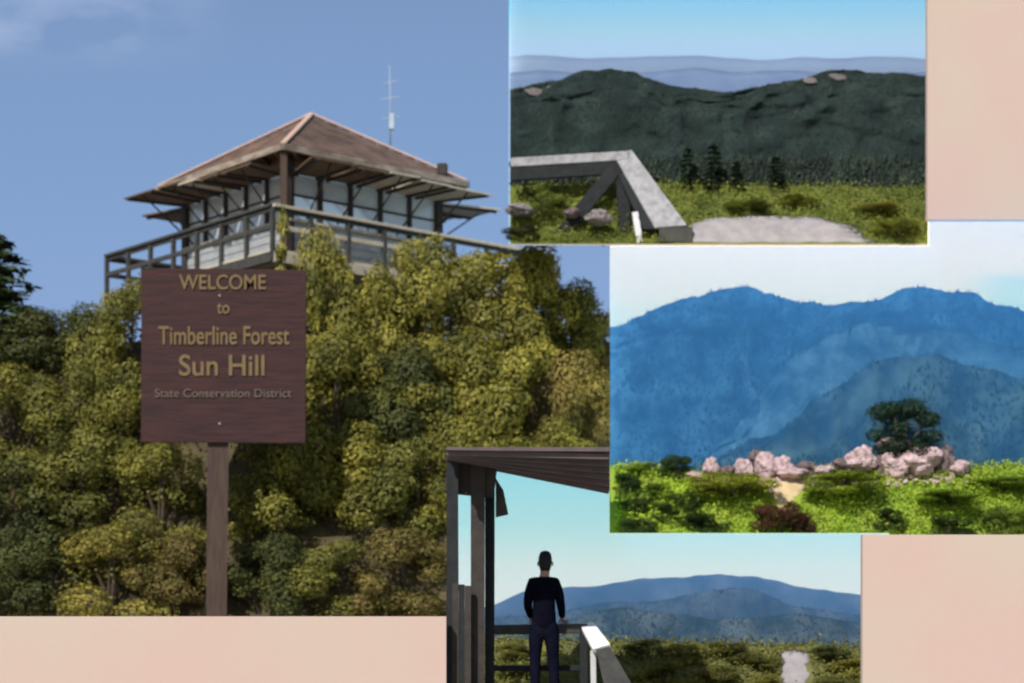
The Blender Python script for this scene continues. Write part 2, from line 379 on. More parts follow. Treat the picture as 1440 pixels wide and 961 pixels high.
def pine_data(seed, n=1500, size=.07, tiers=9, low=.08):
    rng = np.random.default_rng(seed); cen = []; nr = []
    for t in range(tiers):
        h = low + (1 - low) * (t / tiers); R0 = .30 * (1 - h) ** .8 + .02
        for b in range(9):
            a = rng.uniform(0, 2 * np.pi); ln = R0 * rng.uniform(.6, 1.15)
            for q in range(max(3, int(n / tiers / 9))):
                u = rng.uniform(.15, 1)
                cen.append((math.cos(a) * ln * u + rng.normal() * .018, math.sin(a) * ln * u + rng.normal() * .018, h + .03 - u * ln * .25 + rng.normal() * .014))
                nr.append((math.cos(a) * .5 + rng.normal() * .5, math.sin(a) * .5 + rng.normal() * .5, .8))
    for q in range(40):
        cen.append((rng.normal() * .012, rng.normal() * .012, rng.uniform(.88, 1.0))); nr.append((rng.normal(), rng.normal(), .4))
    me = quads('crown', leaf_arrays(rng, np.array(cen), np.array(nr), size, .4)); me.materials.append(M['needle'])
    bm = bmesh.new(); rings = []
    for z, r in ((-.06, .028), (.4, .018), (.97, .004)):
        rings.append([bm.verts.new((math.cos(t) * r, math.sin(t) * r, z)) for t in [i * 1.047 for i in range(6)]])
    for A, B in zip(rings, rings[1:]):
        for i in range(6): bm.faces.new((A[i], A[(i + 1) % 6], B[(i + 1) % 6], B[i]))
    tm = bpy.data.meshes.new('trunk'); bm.to_mesh(tm); bm.free(); tm.materials.append(M['bark'])
    return me, tm
PINE = [pine_data(k) for k in range(3)]
def plant(kind, datas, names, px, py_top, wpx, y, z0, color, label, cat, group=None, rz=None, depth=None):
    """one plant rooted at z0, its top at py_top and wpx wide"""
    s = (D + y) / 3000; top = P(px, py_top, y); h = top.z - z0
    o = thing(kind, (top.x, y, z0), label, cat, group)
    o.scale = (wpx * s, depth or wpx * s, h); o.rotation_euler.z = rnd(0, 6.28) if rz is None else rz
    if depth: o.rotation_euler.z = 0
    for nm, me in zip(names, datas):
        c = bpy.data.objects.new(nm, me); COL.objects.link(c); c.parent = o; c.color = (*color, 1)
    return o
def bush(px, py_top, wpx, y, z0, color, label, group, var=None, name='shrub', cat='shrub', depth=None):
    b = BUSH[random.randrange(len(BUSH)) if var is None else var]
    return plant(name, b, ('foliage', 'stem'), px, py_top, wpx * 1.12, y, z0, color, label, cat, group, depth=depth)
def pine(px, py_top, wpx, y, z0, color, label, group=None, var=0):
    return plant('pine_tree', PINE[var], ('crown', 'trunk'), px, py_top, wpx / .62, y, z0, color, label, 'tree', group)

# ================================================================== SCENE 1: lookout, sign, shrubs
B0, B1 = 3.5, 6.7
def bank_py(y): return 905 + (y - B0) / (B1 - B0) * (480 - 905)
PLZ = zz(480, B1)
def bank_z(y): return zz(bank_py(y), y) if y < B1 else PLZ
bank = terrain('hillside', M['soil'], -180, 930, [(B0 - .3, C(1000)), (B0, C(905)), (B1, C(480)), (SKY1 - .2, lambda px: HOR - (PLZ - ZC) * 3000 / (D + SKY1 - .2))], 110, 14, (4, .12), 3)

OL = (.195, .195, .050); OL2 = (.225, .22, .056); DK = (.085, .10, .038); MID = (.15, .158, .046); YE = (.255, .235, .066); BR = (.175, .148, .056)
G1 = 'olive shrubs covering the hillside below the lookout'
shrubs = [   # px, top, width, depth, colour, label
    (30, 440, 130, 6.4, DK, 'dark green shrub at the foot of the pine on the left edge'),
    (105, 432, 110, 6.3, DK, 'dark shrub left of the yellow topped one, under open sky'),
    (172, 392, 105, 6.0, OL, 'yellow topped shrub directly under the left corner of the lookout railing'),
    (455, 330, 95, 5.9, OL2, 'tall narrow shrub rising past the upper right corner of the sign'),
    (520, 362, 120, 6.05, OL, 'shrub in front of the pale deck boards of the lookout'),
    (590, 336, 130, 6.2, OL2, 'bright olive shrub reaching the lookout deck right of its middle'),
    (668, 362, 130, 6.3, OL, 'rounded shrub below the right end of the lookout railing'),
    (735, 350, 130, 6.4, OL, 'shrub whose top meets the bottom of the timber railing scene'),
    (800, 398, 90, 6.5, DK, 'dark topped shrub last on the right of the skyline'),
    (840, 440, 90, 6.3, MID, 'shrub cut by the left side of the blue mountain scene'),
    (20, 520, 150, 5.4, OL, 'olive shrub at the left edge halfway down the hillside'),
    (100, 500, 130, 5.5, MID, 'shrub standing left of the sign, level with its middle lettering'),
    (165, 512, 110, 5.3, OL, 'olive shrub touching the left edge of the sign board'),
    (470, 470, 130, 5.3, OL2, 'light olive shrub touching the right edge of the sign board'),
    (560, 492, 125, 5.5, DK, 'dark shrub in the middle of the slope'),
    (645, 470, 140, 5.5, OL, 'broad shrub right of the dark one in the middle of the slope'),
    (735, 475, 130, 5.4, OL2, 'yellowish shrub above the porch roof, left of the mountain scene'),
    (815, 500, 110, 5.2, BR, 'brownish shrub in the corner between porch roof and mountain scene'),
    (15, 640, 140, 4.7, DK, 'dark shrub on the left edge below the sign level'),
    (110, 605, 150, 4.8, MID, 'shrub left of the sign, below its bottom edge'),
    (225, 628, 130, 4.6, OL, 'shrub under the lower left corner of the sign'),
    (385, 610, 130, 4.6, OL, 'shrub under the lower right corner of the sign'),
    (480, 598, 140, 4.8, OL2, 'bright shrub half way between sign post and porch'),
    (575, 610, 130, 4.7, MID, 'shrub beside the upper left corner of the porch roof'),
    (660, 592, 120, 4.8, OL, 'shrub peeping over the left half of the porch roof'),
    (765, 585, 150, 4.8, OL, 'shrub peeping over the right half of the porch roof'),
    (40, 742, 130, 3.95, DK, 'dark shrub in the lower left corner'),
    (155, 745, 150, 3.85, YE, 'yellow shrub left of the sign post just above the pink wall'),
    (245, 752, 110, 3.9, BR, 'brownish shrub just left of the foot of the sign post'),
    (375, 755, 120, 3.9, DK, 'dark green shrub just right of the foot of the sign post'),
    (465, 762, 130, 3.9, MID, 'shrub just above the pink wall midway between sign post and porch'),
    (570, 750, 130, 3.95, BR, 'brown tinged shrub against the left wall of the porch'),
]
for i, (px, pt, w, y, c, lab) in enumerate(shrubs):
    bush(px, pt - 4, w * 1.16, y, bank_z(y) - .25, c, lab, G1, var=i % 7, depth=w * .0135)
def spire(px, pt, w, y, c, lab): return pine(px, pt, w, y, bank_z(y) - .1, c, lab, 'young conifers in front of the lookout', 1)
spire(397, 292, 66, 5.7, OL2, 'yellowish young conifer standing before the near corner of the lookout')
spire(443, 335, 60, 5.65, OL, 'lower young conifer just right of the one at the lookout corner')
pine(-6, 330, 200, 6.6, bank_z(6.6) - .1, (.06, .095, .05), 'dark green pine cut off by the left edge of the picture', None, 2)
gc = ground_cover('undergrowth', bank, 20000, .09, (.06, .05, .018), 5, .2)  # dark colour paints the shaded gaps between shrubs

# ---- sign
SY = 3.25
root = thing('signboard', P(305, 905, SY), 'dark brown wooden sign with yellow lettering on a single post', 'sign')
def psl(name, poly, y0, y1, m, parent): return board(name, poly, y0, y1, m, parent)
bd = psl('board', [(199, 377), (431, 380), (430, 624), (198, 622)], SY, SY + .07, M['brown'], root)
bv = bd.modifiers.new('bevel', 'BEVEL'); bv.width = .012; bv.segments = 2
psl('post', [(292, 600), (322, 600), (318, 920), (289, 920)], SY + .075, SY + .25, M['post'], root)
for py in (416, 596):
    bm = bmesh.new(); p = P(309, py, SY - .008)
    bmesh.ops.create_uvsphere(bm, u_segments=8, v_segments=5, radius=.018, matrix=Matrix.Translation(p)); ob('bolt', bm, M['metal'], root)
def lettering(txt, cx, cy, wpx, hpx, m, bold=.012):
    cu = bpy.data.curves.new('lettering', 'FONT'); cu.body = txt; cu.align_x = 'CENTER'; cu.align_y = 'CENTER'; cu.extrude = .012; cu.offset = bold
    t = bpy.data.objects.new('lettering', cu); COL.objects.link(t)
    dg = bpy.context.evaluated_depsgraph_get(); me = bpy.data.meshes.new_from_object(t.evaluated_get(dg))
    bpy.data.objects.remove(t)
    v = np.array([tuple(q.co) for q in me.vertices]); lo, hi = v.min(0), v.max(0); s = (D + SY) / 3000
    sc = wpx * s / (hi[0] - lo[0]); szc = hpx * s / (hi[1] - lo[1]); ctr = (lo + hi) / 2; c = P(cx, cy, SY - .010)
    me.transform(Matrix(((sc, 0, 0, c.x - ctr[0] * sc), (0, 0, -1, c.y), (0, szc, 0, c.z - ctr[1] * szc), (0, 0, 0, 1))))
    me.materials.clear()
    return put('lettering', me, m, root)
lettering('WELCOME', 313, 397, 122, 21, M['letter'])
lettering('to', 314, 434, 18, 15, M['letter'])
lettering('Timberline Forest', 315, 472, 184, 26, M['letter'])
lettering('Sun Hill', 312, 514, 120, 30, M['letter'])
lettering('State Conservation District', 314, 553, 192, 12, M['letter_pale'], .006)

# ---- lookout
TC = Vector((-3.85, 10.98, 0)); YAW = R(-94.3); EAV = 4.92; ZE = 11.41; APX = 1.34; ZD = ZE - 2.0
lk = thing('lookout', (TC.x, TC.y, PLZ), 'wooden fire lookout cabin with red brown hip roof and railed deck above the shrubs', 'lookout')
def corner(side, k, z):
    t = YAW + k * math.pi / 2; r = side / math.sqrt(2)
    return Vector((TC.x + r * math.cos(t), TC.y + r * math.sin(t), z))
RFL = EAV * .86; WL = EAV * .70; DK_L = EAV * 1.15
apex = Vector((TC.x, TC.y, ZE + APX))
for k in range(4):
    a, b = corner(EAV, k, ZE), corner(EAV, k + 1, ZE)
    # shingled slope in courses, each course a step proud of the next
    bm = bmesh.new(); nC = 12; ra, rb = corner(RFL, k, ZE), corner(RFL, k + 1, ZE)
    for c in range(nC):
        t0, t1 = c / nC, (c + 1) / nC
        p = [ra.lerp(apex, t0), rb.lerp(apex, t0), rb.lerp(apex, t1), ra.lerp(apex, t1)]
        up = Vector((0, 0, .035)); lowz = Vector((0, 0, .005))
        q = [p[0] + up, p[1] + up, p[2] + lowz, p[3] + lowz]
        vv = [bm.verts.new(x) for x in q + p]
        for f in ((0, 1, 2, 3), (4, 5, 1, 0)): bm.faces.new([vv[i] for i in f])
    bmesh.ops.recalc_face_normals(bm, faces=bm.faces)
    rf = ob('roof', bm, M['shingle'], lk)
    a, b = ra, rb
    # soffit
    wa, wb = corner(WL, k, ZE - .03), corner(WL, k + 1, ZE - .03)
    lo = Vector((0, 0, -.03))
    slab('soffit', ([a + lo, b + lo, wb, wa], [a - Vector((0, 0, .004)), b - Vector((0, 0, .004)), wb + Vector((0, 0, .03)), wa + Vector((0, 0, .03))]), M['cream'] if k == 1 else M['soffit'], lk)  # cream paints the sunlit soffit on one side
    out = ((a + b) / 2 - TC); out.z = 0; out.normalize(); d = (b - a).normalized()
    beam('fascia', a + out * .03 + Vector((0, 0, -.02)) - d * .03, b + out * .03 + Vector((0, 0, -.02)), .045, .12, M['weathered'], lk)
    for j in range(9):
        t = (j + .5) / 9
        beam('rafter', a.lerp(b, t) - Vector((0, 0, .075)), wa.lerp(wb, t) - Vector((0, 0, .06)), .06, .07, M['trim'] if j % 2 else M['soffit'], lk)
    beam('ridge_cap', a + Vector((0, 0, .05)), apex + Vector((0, 0, .05)), .10, .035, M['ridge'], lk)
    # walls
    z0 = ZD
    sill = z0 + .78
    A, B = corner(WL, k, 0), corner(WL, k + 1, 0)
    def wp(t, z, o=0): v = A.lerp(B, t) + out * o; v.z = z; return v
    w = slab('wall', ([wp(0, z0), wp(1, z0), wp(1, sill), wp(0, sill)], [wp(0, z0, -.08), wp(1, z0, -.08), wp(1, sill, -.08), wp(0, sill, -.08)]), M['bluegrey'], lk)
    for j in range(5):
        zb = z0 + .02 + j * .152
        beam('siding_board', wp(.012, zb + .07, .012), wp(.988, zb + .07, .012), .025, .14, M['bluegrey'], lk, up=(0, 0, 1))
    beam('sill', wp(-.01, sill + .02, .03), wp(1.01, sill + .02, .03), .12, .05, M['cream'], lk)
    NB = 5
    for j in range(NB):
        t0, t1 = j / NB, (j + 1) / NB
        pn = slab('pane', ([wp(t0, sill + .045, -.02), wp(t1, sill + .045, -.02), wp(t1, ZE - .05, -.02), wp(t0, ZE - .05, -.02)],
                           [wp(t0, sill + .045, -.035), wp(t1, sill + .045, -.035), wp(t1, ZE - .05, -.035), wp(t0, ZE - .05, -.035)]), M['glass'], lk)
    for j in range(1, NB):
        beam('mullion', wp(j / NB, sill + .04, .012), wp(j / NB, ZE - .06, .012), .085, .06, M['trim'], lk, up=out)
    beam('glazing_bar', wp(.01, sill + .5, .0), wp(.99, sill + .5, .0), .03, .035, M['trim'], lk)
    beam('corner_post', wp(0, ZD, .0), wp(0, ZE - .06, .0), .15, .15, M['trim'], lk, up=out)
    # awning shutters
    for j in range(NB):
        t0, t1 = j / NB + .012, (j + 1) / NB - .012
        ext0, ext1 = (-.1 if j == 0 else t0 - .008), (1.1 if j == NB - 1 else t1 + .008)
        so = rnd(1.22, 1.36) * (.86 if k in (2, 3) else .95); dr = rnd(-.05, .05); zh = ZE - .36
        pts = [wp(t0, zh, .05), wp(t1, zh, .05), wp(ext1, zh + dr + rnd(-.02, .02), so), wp(ext0, zh + dr + rnd(-.02, .02), so + rnd(-.04, .04))]
        sh = slab('shutter', (pts, [p + Vector((0, 0, .03)) for p in pts]), M['soffit'] if (k, j) not in ((0, 2), (0, 3), (0, 4), (1, 0), (1, 1), (1, 2), (1, 3), (3, 2)) else M['cream'], lk)  # cream shutters carry painted light, the rest keep plain soffit wood
        for f in (.12, .88):
            beam('batten', pts[0].lerp(pts[1], f) - Vector((0, 0, .02)), pts[3].lerp(pts[2], f) - Vector((0, 0, .02)), .06, .04, M['trim'], sh)
        tube('prop', [wp((t0 + t1) / 2, sill + .08, .06), pts[3].lerp(pts[2], .5) + out * -.12], .016, M['trim'], sh, 6)
    beam('header', wp(0, ZE - .13, .03), wp(1, ZE - .13, .03), .05, .2, M['soffit'], lk)
    # deck with boards, rails, posts
    dA, dB = corner(DK_L, k, ZD - .03), corner(DK_L, k + 1, ZD - .03)
    iA, iB = corner(WL * .98, k, ZD - .03), corner(WL * .98, k + 1, ZD - .03)
    for j in range(6):
        t0, t1 = j / 6 + .006, (j + 1) / 6 - .006
        pts = [dA.lerp(iA, t0), dB.lerp(iB, t0), dB.lerp(iB, t1), dA.lerp(iA, t1)]
        slab('deck_board', (pts, [p - Vector((0, 0, .045)) for p in pts]), M['cream'], lk)
    beam('deck_beam', dA - Vector((0, 0, .15)) + out * .02, dB - Vector((0, 0, .15)) + out * .02, .07, .18, M['cream'] if k == 0 else M['railing'], lk)  # bright side's beam lightened by colour
    rt = M['cream'] if k == 0 else M['railing']  # rails on the bright side painted light, the others dark
    top = Vector((0, 0, .74))
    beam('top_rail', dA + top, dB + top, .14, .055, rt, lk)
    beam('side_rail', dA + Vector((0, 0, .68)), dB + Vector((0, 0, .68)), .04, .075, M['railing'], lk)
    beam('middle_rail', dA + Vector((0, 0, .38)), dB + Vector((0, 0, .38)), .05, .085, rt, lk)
    for j in range(7):
        beam('rail_post', dA.lerp(dB, j / 7) - Vector((0, 0, .2)), dA.lerp(dB, j / 7) + Vector((0, 0, .70)), .075, .075, M['railing'], lk, up=out)
    lg = corner(WL, k, 0)
    beam('support_leg', Vector((lg.x, lg.y, PLZ - .15)), Vector((lg.x, lg.y, ZD - .06)), .2, .2, M['post'], lk, up=out)
    lg2 = corner(WL, k + 1, 0)
    beam('cross_brace', Vector((lg.x, lg.y, PLZ + .1)) + out * .12, Vector((lg2.x, lg2.y, ZD - .3)) + out * .12, .05, .12, M['post'], lk)
beam('floor', corner(WL * .7, 0, ZD - .05).lerp(corner(WL * .7, 3, ZD - .05), .5), corner(WL * .7, 1, ZD - .05).lerp(corner(WL * .7, 2, ZD - .05), .5), WL * .95, .05, M['cream'], lk)
# corner eave post at near corner, and the roof's fittings
nc = corner(RFL, 0, 0); 
beam('eave_post', (nc.x, nc.y + .12, ZD), (nc.x, nc.y + .12, ZE - .06), .13, .13, M['post'], lk, up=(0, 1, 0))
e = corner(RFL, 1, ZE); vx = e.lerp(corner(RFL, 0, ZE), .10).lerp(apex, .05)
beam('roof_vent', vx, vx + Vector((0, 0, .24)), .2, .2, M['trim'], lk, up=(0, 1, 0), bev=.03)
mb = P(549, 205, 11.2)
ant = tube('antenna', [mb, P(548.5, 130, 11.2), P(548, 92, 11.2)], [.017, .012, .006], M['antenna'], lk)
for py, w_ in ((118, 10), (140, 14), (168, 12)):
    beam('antenna_arm', P(549 - w_, py, 11.2), P(549 + w_, py - 4, 11.2), .016, .016, M['antenna'], ant, bev=.004)
beam('antenna_box', P(551, 182, 11.15), P(551, 160, 11.15), .10, .08, M['antenna'], ant, up=(0, 1, 0))

# ================================================================== SCENE 2: timber railing above dark hills
X0, X1 = 717, 1330
tag(board('ledge', [(716, 343.5), (1306, 343.5), (1306, 345.5), (716, 345.5)], 3.95, SKY2, M['concrete']), 'thin grey ledge carrying the timber railing scene', 'ledge')
h2 = L((700, 126), (740, 122), (775, 112), (815, 104), (850, 97), (885, 99), (915, 112), (950, 122), (985, 127), (1030, 126), (1080, 122), (1120, 110), (1170, 101), (1215, 100), (1260, 103), (1310, 108), (1340, 110))
mead = terrain('meadow', M['meadow'], X0, X1, [(3.98, C(344)), (4.5, L((700, 334), (905, 332), (965, 304), (1340, 300))), (5.05, L((700, 262), (900, 258), (1100, 262), (1340, 266)))], 90, 8, (3, .05), 11)
hill = terrain('hills', M['hill2'], X0, X1, [(5.08, C(290)), (5.45, lambda p: 215 - 14 * math.sin(p * .012)), (5.75, lambda p: h2(p) * .55 + 85), (6.05, h2), (6.2, C(300))], 260, 16, (5, .14), 21, (.12, 64))
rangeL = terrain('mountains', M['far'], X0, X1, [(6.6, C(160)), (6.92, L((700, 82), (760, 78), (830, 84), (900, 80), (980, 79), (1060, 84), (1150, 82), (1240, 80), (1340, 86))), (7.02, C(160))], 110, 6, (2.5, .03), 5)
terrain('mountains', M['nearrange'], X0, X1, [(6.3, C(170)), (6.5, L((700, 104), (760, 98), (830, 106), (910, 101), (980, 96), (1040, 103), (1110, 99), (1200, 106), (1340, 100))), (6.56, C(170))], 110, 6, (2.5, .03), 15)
clr = lambda px, py: not (fbm(px * .03, py * .06, 9) > .34 and py < 150)
forest('forest', hill, 26000, .034, (.009, .021, .020), 3, (720, 1325), (100, 262), clr)
forest('forest', hill, 11000, .15, (.010, .021, .018), 13, (720, 1325), (226, 275))
fm = ground_cover('grass', mead, 16000, .05, (.15, .185, .035), 8, .05, (719, 1322), avoid=[(925, 350), (1240, 350), (1158, 305), (985, 308)])
tag(board('haze', [(717.5, -60), (1326, -60), (1326, 215), (717.5, 215)], 6.24, 7.1, haze_mat('far_air', (.55, .74, 1.0), 1.2, -.45)), kind='stuff')
def mead_at(px, y):
    f = interp(y, [(3.98, 344), (4.5, 332 if px < 905 else 301), (5.05, 261)]); return zz(f, y)
def path(pl, prr, up, m, seed):
    """a worn path between a left and a right edge, both given as (px, py, depth), with ragged sides"""
    rg = random.Random(seed); bm = bmesh.new(); rows = []; n = 14
    for i in range(n + 1):
        t = i / n * (len(pl) - 1); k = min(int(t), len(pl) - 2); f = t - k
        a = P(*pl[k]).lerp(P(*pl[k + 1]), f); b = P(*prr[k]).lerp(P(*prr[k + 1]), f)
        w = (b - a).length; row = []
        a = a + (a - b).normalized() * rg.uniform(-.04, .03) * w; b = b + (b - a).normalized() * rg.uniform(-.04, .03) * w
        for q in range(9):
            c = a.lerp(b, q / 8); c.z += up + rg.uniform(-.012, .012) - .03 * (abs(q - 4) / 4) ** 4; row.append(bm.verts.new(c))
        rows.append(row)
    for A, B in zip(rows, rows[1:]):
        for q in range(8): bm.faces.new((A[q], A[q + 1], B[q + 1], B[q]))
    low = [[bm.verts.new(v.co - Vector((0, 0, .12))) for v in rw] for rw in rows]
    edge = rows[0] + [rw[-1] for rw in rows[1:]] + rows[-1][-2::-1] + [rw[0] for rw in rows[-2:0:-1]]
    le = low[0] + [rw[-1] for rw in low[1:]] + low[-1][-2::-1] + [rw[0] for rw in low[-2:0:-1]]
    for q in range(len(edge)):
        z = (q + 1) % len(edge); bm.faces.new((edge[q], edge[z], le[z], le[q]))
    bmesh.ops.recalc_face_normals(bm, faces=bm.faces)
    return tag(ob('path', bm, m, None, True), kind='structure')
path([(940, 343, 4.02), (962, 325, 4.2), (990, 312, 4.37)], [(1225, 343, 4.02), (1200, 322, 4.2), (1150, 310, 4.4)], .08, M['grey_path'], 1)
GP = 'dark conifers at the edge of the meadow'
for px, pt, w, lab, v in ((967, 209, 27, 'dark broad conifer, the one nearest the slanting handrail', 0),
                          (1003, 204, 30, 'tallest dark conifer at the meadow edge', 1),
                          (1036, 228, 24, 'small dark conifer right of the tallest one', 2), (1091, 222, 26, 'dark conifer standing alone in the middle of the meadow edge', 1)):
    pine(px, pt - 2, w * 1.6, 4.98 + rnd(-.05, .05), mead_at(px, 4.98) - .05, (.014, .028, .019), lab, GP, v)
G2 = 'low shrubs in the meadow below the hills'
for px, pt, w, y, c, lab in ((1120, 276, 60, 4.7, (.19, .20, .04), 'low green shrub in the open meadow right of the path'), (1240, 288, 70, 4.55, (.18, .17, .04), 'low olive shrub near the right end of the meadow'),
                             (1265, 310, 80, 4.15, (.17, .20, .04), 'green shrub in the lower right corner of the meadow'), (1050, 284, 70, 4.6, (.17, .21, .04), 'low green shrub above the grey path'),
                             (765, 258, 60, 4.75, (.14, .18, .04), 'green shrub seen under the level handrail'), (735, 315, 50, 4.3, (.06, .07, .03), 'dark shrub left of the slanting brace')):
    bush(px, pt, w, y, mead_at(px, y) - .04, c, lab, G2)
# railing: level rail to a corner, then a rail coming down toward the viewer
rl = thing('deck_railing', P(880, 344, 4.5), 'weathered grey timber railing with corner post and slanting handrail', 'railing')
yc = 4.62
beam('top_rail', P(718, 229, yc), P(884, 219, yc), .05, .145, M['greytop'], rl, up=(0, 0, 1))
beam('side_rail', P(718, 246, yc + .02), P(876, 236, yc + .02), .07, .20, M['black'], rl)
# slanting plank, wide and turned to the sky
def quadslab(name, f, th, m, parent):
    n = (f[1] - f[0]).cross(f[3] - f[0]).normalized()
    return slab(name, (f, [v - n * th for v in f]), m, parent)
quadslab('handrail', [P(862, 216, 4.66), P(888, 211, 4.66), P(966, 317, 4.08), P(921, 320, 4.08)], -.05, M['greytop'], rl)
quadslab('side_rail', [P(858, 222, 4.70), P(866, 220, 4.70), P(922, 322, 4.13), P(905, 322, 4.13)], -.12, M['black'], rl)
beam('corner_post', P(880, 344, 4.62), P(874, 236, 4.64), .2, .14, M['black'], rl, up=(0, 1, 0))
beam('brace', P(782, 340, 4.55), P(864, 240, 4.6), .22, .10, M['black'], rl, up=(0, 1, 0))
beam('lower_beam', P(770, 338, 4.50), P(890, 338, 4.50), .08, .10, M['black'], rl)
beam('end_beam', P(927, 331, 4.05), P(974, 331, 4.05), .10, .24, M['railing'], rl)
beam('white_post', P(900, 343, 4.15), P(893, 300, 4.3), .10, .10, M['white'], rl, up=(0, 1, 0))
def rock_mesh(seed, flat=.8):
    bm = bmesh.new(); bmesh.ops.create_icosphere(bm, subdivisions=4, radius=.5)
    for v in bm.verts:
        n_ = noise.noise(v.co * 2.6 + Vector((seed * 7.1, 0, 0))) * .34 + noise.noise(v.co * 6 + Vector((0, seed, 0))) * .14
        n_ += abs(noise.noise(v.co * 5 + Vector((seed, seed * 3, 1)))) * -.10 + noise.noise(v.co * 13) * .03
        v.co *= 1 + n_
        v.co.x = round(v.co.x * 9) / 9 * .5 + v.co.x * .5; v.co.z = (round(v.co.z * 8) / 8 * .5 + v.co.z * .5)
    me = bpy.data.meshes.new('rock'); bm.to_mesh(me); bm.free(); return me
ROCKS = [rock_mesh(k) for k in range(5)]
def rock(px, py, w, h, y, dark, lab, grp, k, dep=None):
    s = (D + y) / 3000; me = ROCKS[k % 5]
    o = bpy.data.objects.new('rock', me.copy()); COL.objects.link(o); o.data.materials.append((M['rock'], M['rockdark'], M['outcrop'])[dark])
    o.location = P(px, py, y); o.scale = (w * s * 1.0, (dep or w) * s, h * s); o.rotation_euler.z = rnd(-.3, .3)
    return tag(o, lab, 'rock', grp)
G2r = 'pale rocks under the timber railing'
for px, py, w_, h_, lab in ((752, 127, 26, 8, 'first pale outcrop from the left on the dark hills'), (786, 121, 30, 9, 'pale outcrop on the left shoulder of the left hill'),
        (824, 131, 34, 8, 'lowest pale outcrop under the left summit'), (858, 127, 26, 9, 'pale outcrop straight below the left summit'), (894, 122, 28, 8, 'pale outcrop on the right shoulder of the left hill'),
        (1140, 111, 20, 6, 'leftmost pale outcrop on the right hill'), (1178, 106, 26, 6, 'pale outcrop on the crest of the right hill')):
    rock(px, py + 2, w_, h_ * 1.3, 5.98, 2, lab, 'pale outcrops among the trees of the dark hills', px, .35)
rock(733, 296, 40, 16, 4.45, 2, 'flat pale rock at the left edge under the railing', G2r, 0)
rock(842, 306, 36, 20, 4.35, 2, 'pale rock framed between the brace and the corner post', G2r, 1)
rock(805, 300, 24, 14, 4.4, 1, 'dark rock left of the brace under the railing', G2r, 2)

# ================================================================== SCENE 3: blue mountains behind pink rocks
XA, XB = 858, 1500
rA = L((840, 470), (865, 457), (900, 444), (950, 424), (1000, 412), (1030, 404), (1050, 402), (1085, 416), (1120, 426), (1165, 429), (1210, 423), (1260, 414), (1300, 402), (1340, 408), (1390, 424), (1440, 438), (1500, 455))
rB = L((840, 690), (1020, 640), (1100, 600), (1170, 550), (1215, 518), (1255, 500), (1300, 495), (1340, 505), (1390, 522), (1440, 538), (1500, 556))
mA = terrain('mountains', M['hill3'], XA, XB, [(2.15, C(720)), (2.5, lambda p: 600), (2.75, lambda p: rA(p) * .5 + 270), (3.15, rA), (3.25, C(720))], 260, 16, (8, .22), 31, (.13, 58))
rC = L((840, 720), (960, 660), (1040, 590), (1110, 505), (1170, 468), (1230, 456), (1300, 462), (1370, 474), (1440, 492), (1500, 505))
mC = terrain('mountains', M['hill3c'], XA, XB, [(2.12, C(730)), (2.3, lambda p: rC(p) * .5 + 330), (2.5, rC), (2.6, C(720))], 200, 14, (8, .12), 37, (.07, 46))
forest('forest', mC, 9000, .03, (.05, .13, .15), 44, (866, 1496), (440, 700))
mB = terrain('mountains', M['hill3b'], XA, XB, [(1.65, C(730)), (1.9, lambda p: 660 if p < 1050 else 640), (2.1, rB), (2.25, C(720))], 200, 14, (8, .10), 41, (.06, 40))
clr3 = lambda px, py: not (abs((px - 1235) * .8 + (py - 540)) < 26 and 480 < py < 640)
forest('forest', mA, 11000, .055, (.006, .04, .08), 4, (866, 1496), (400, 690))
forest('forest', mB, 6000, .06, (.006, .035, .04), 6, (866, 1496), (500, 700), clr3)
tag(board('haze', [(858.2, 346.5), (1306, 346.5), (1306, 309.5), (1560, 309.5), (1560, 740), (858.2, 740)], 1.52, 3.42, haze_mat('blue_air', (.10, .44, 1.0), .62, -.6)), kind='stuff')
b3 = L((840, 655), (900, 655), (960, 662), (1000, 668), (1080, 668), (1150, 664), (1250, 660), (1330, 658), (1440, 656), (1500, 656))
bank3 = terrain('meadow', M['bank3'], XA, XB, [(.22, C(775)), (.75, lambda p: 712), (1.3, b3), (1.5, C(700))], 110, 9, (4, .06), 51)
def b3z(px, y): return zz(interp(y, [(.22, 775), (.75, 712), (1.3, b3(px))]), y)
ground_cover('grass', bank3, 22000, .055, (.29, .42, .045), 18, .06, (864, 1496), avoid=[(1062, 664), (1152, 662), (1130, 690), (1118, 722), (1094, 722), (1084, 690)])
path([(1096, 722, .70), (1086, 690, .98), (1062, 672, 1.24)], [(1118, 722, .70), (1128, 690, .98), (1150, 668, 1.26)], .05, M['sand'], 2)
G3 = 'pink rocks along the crest of the green meadow'
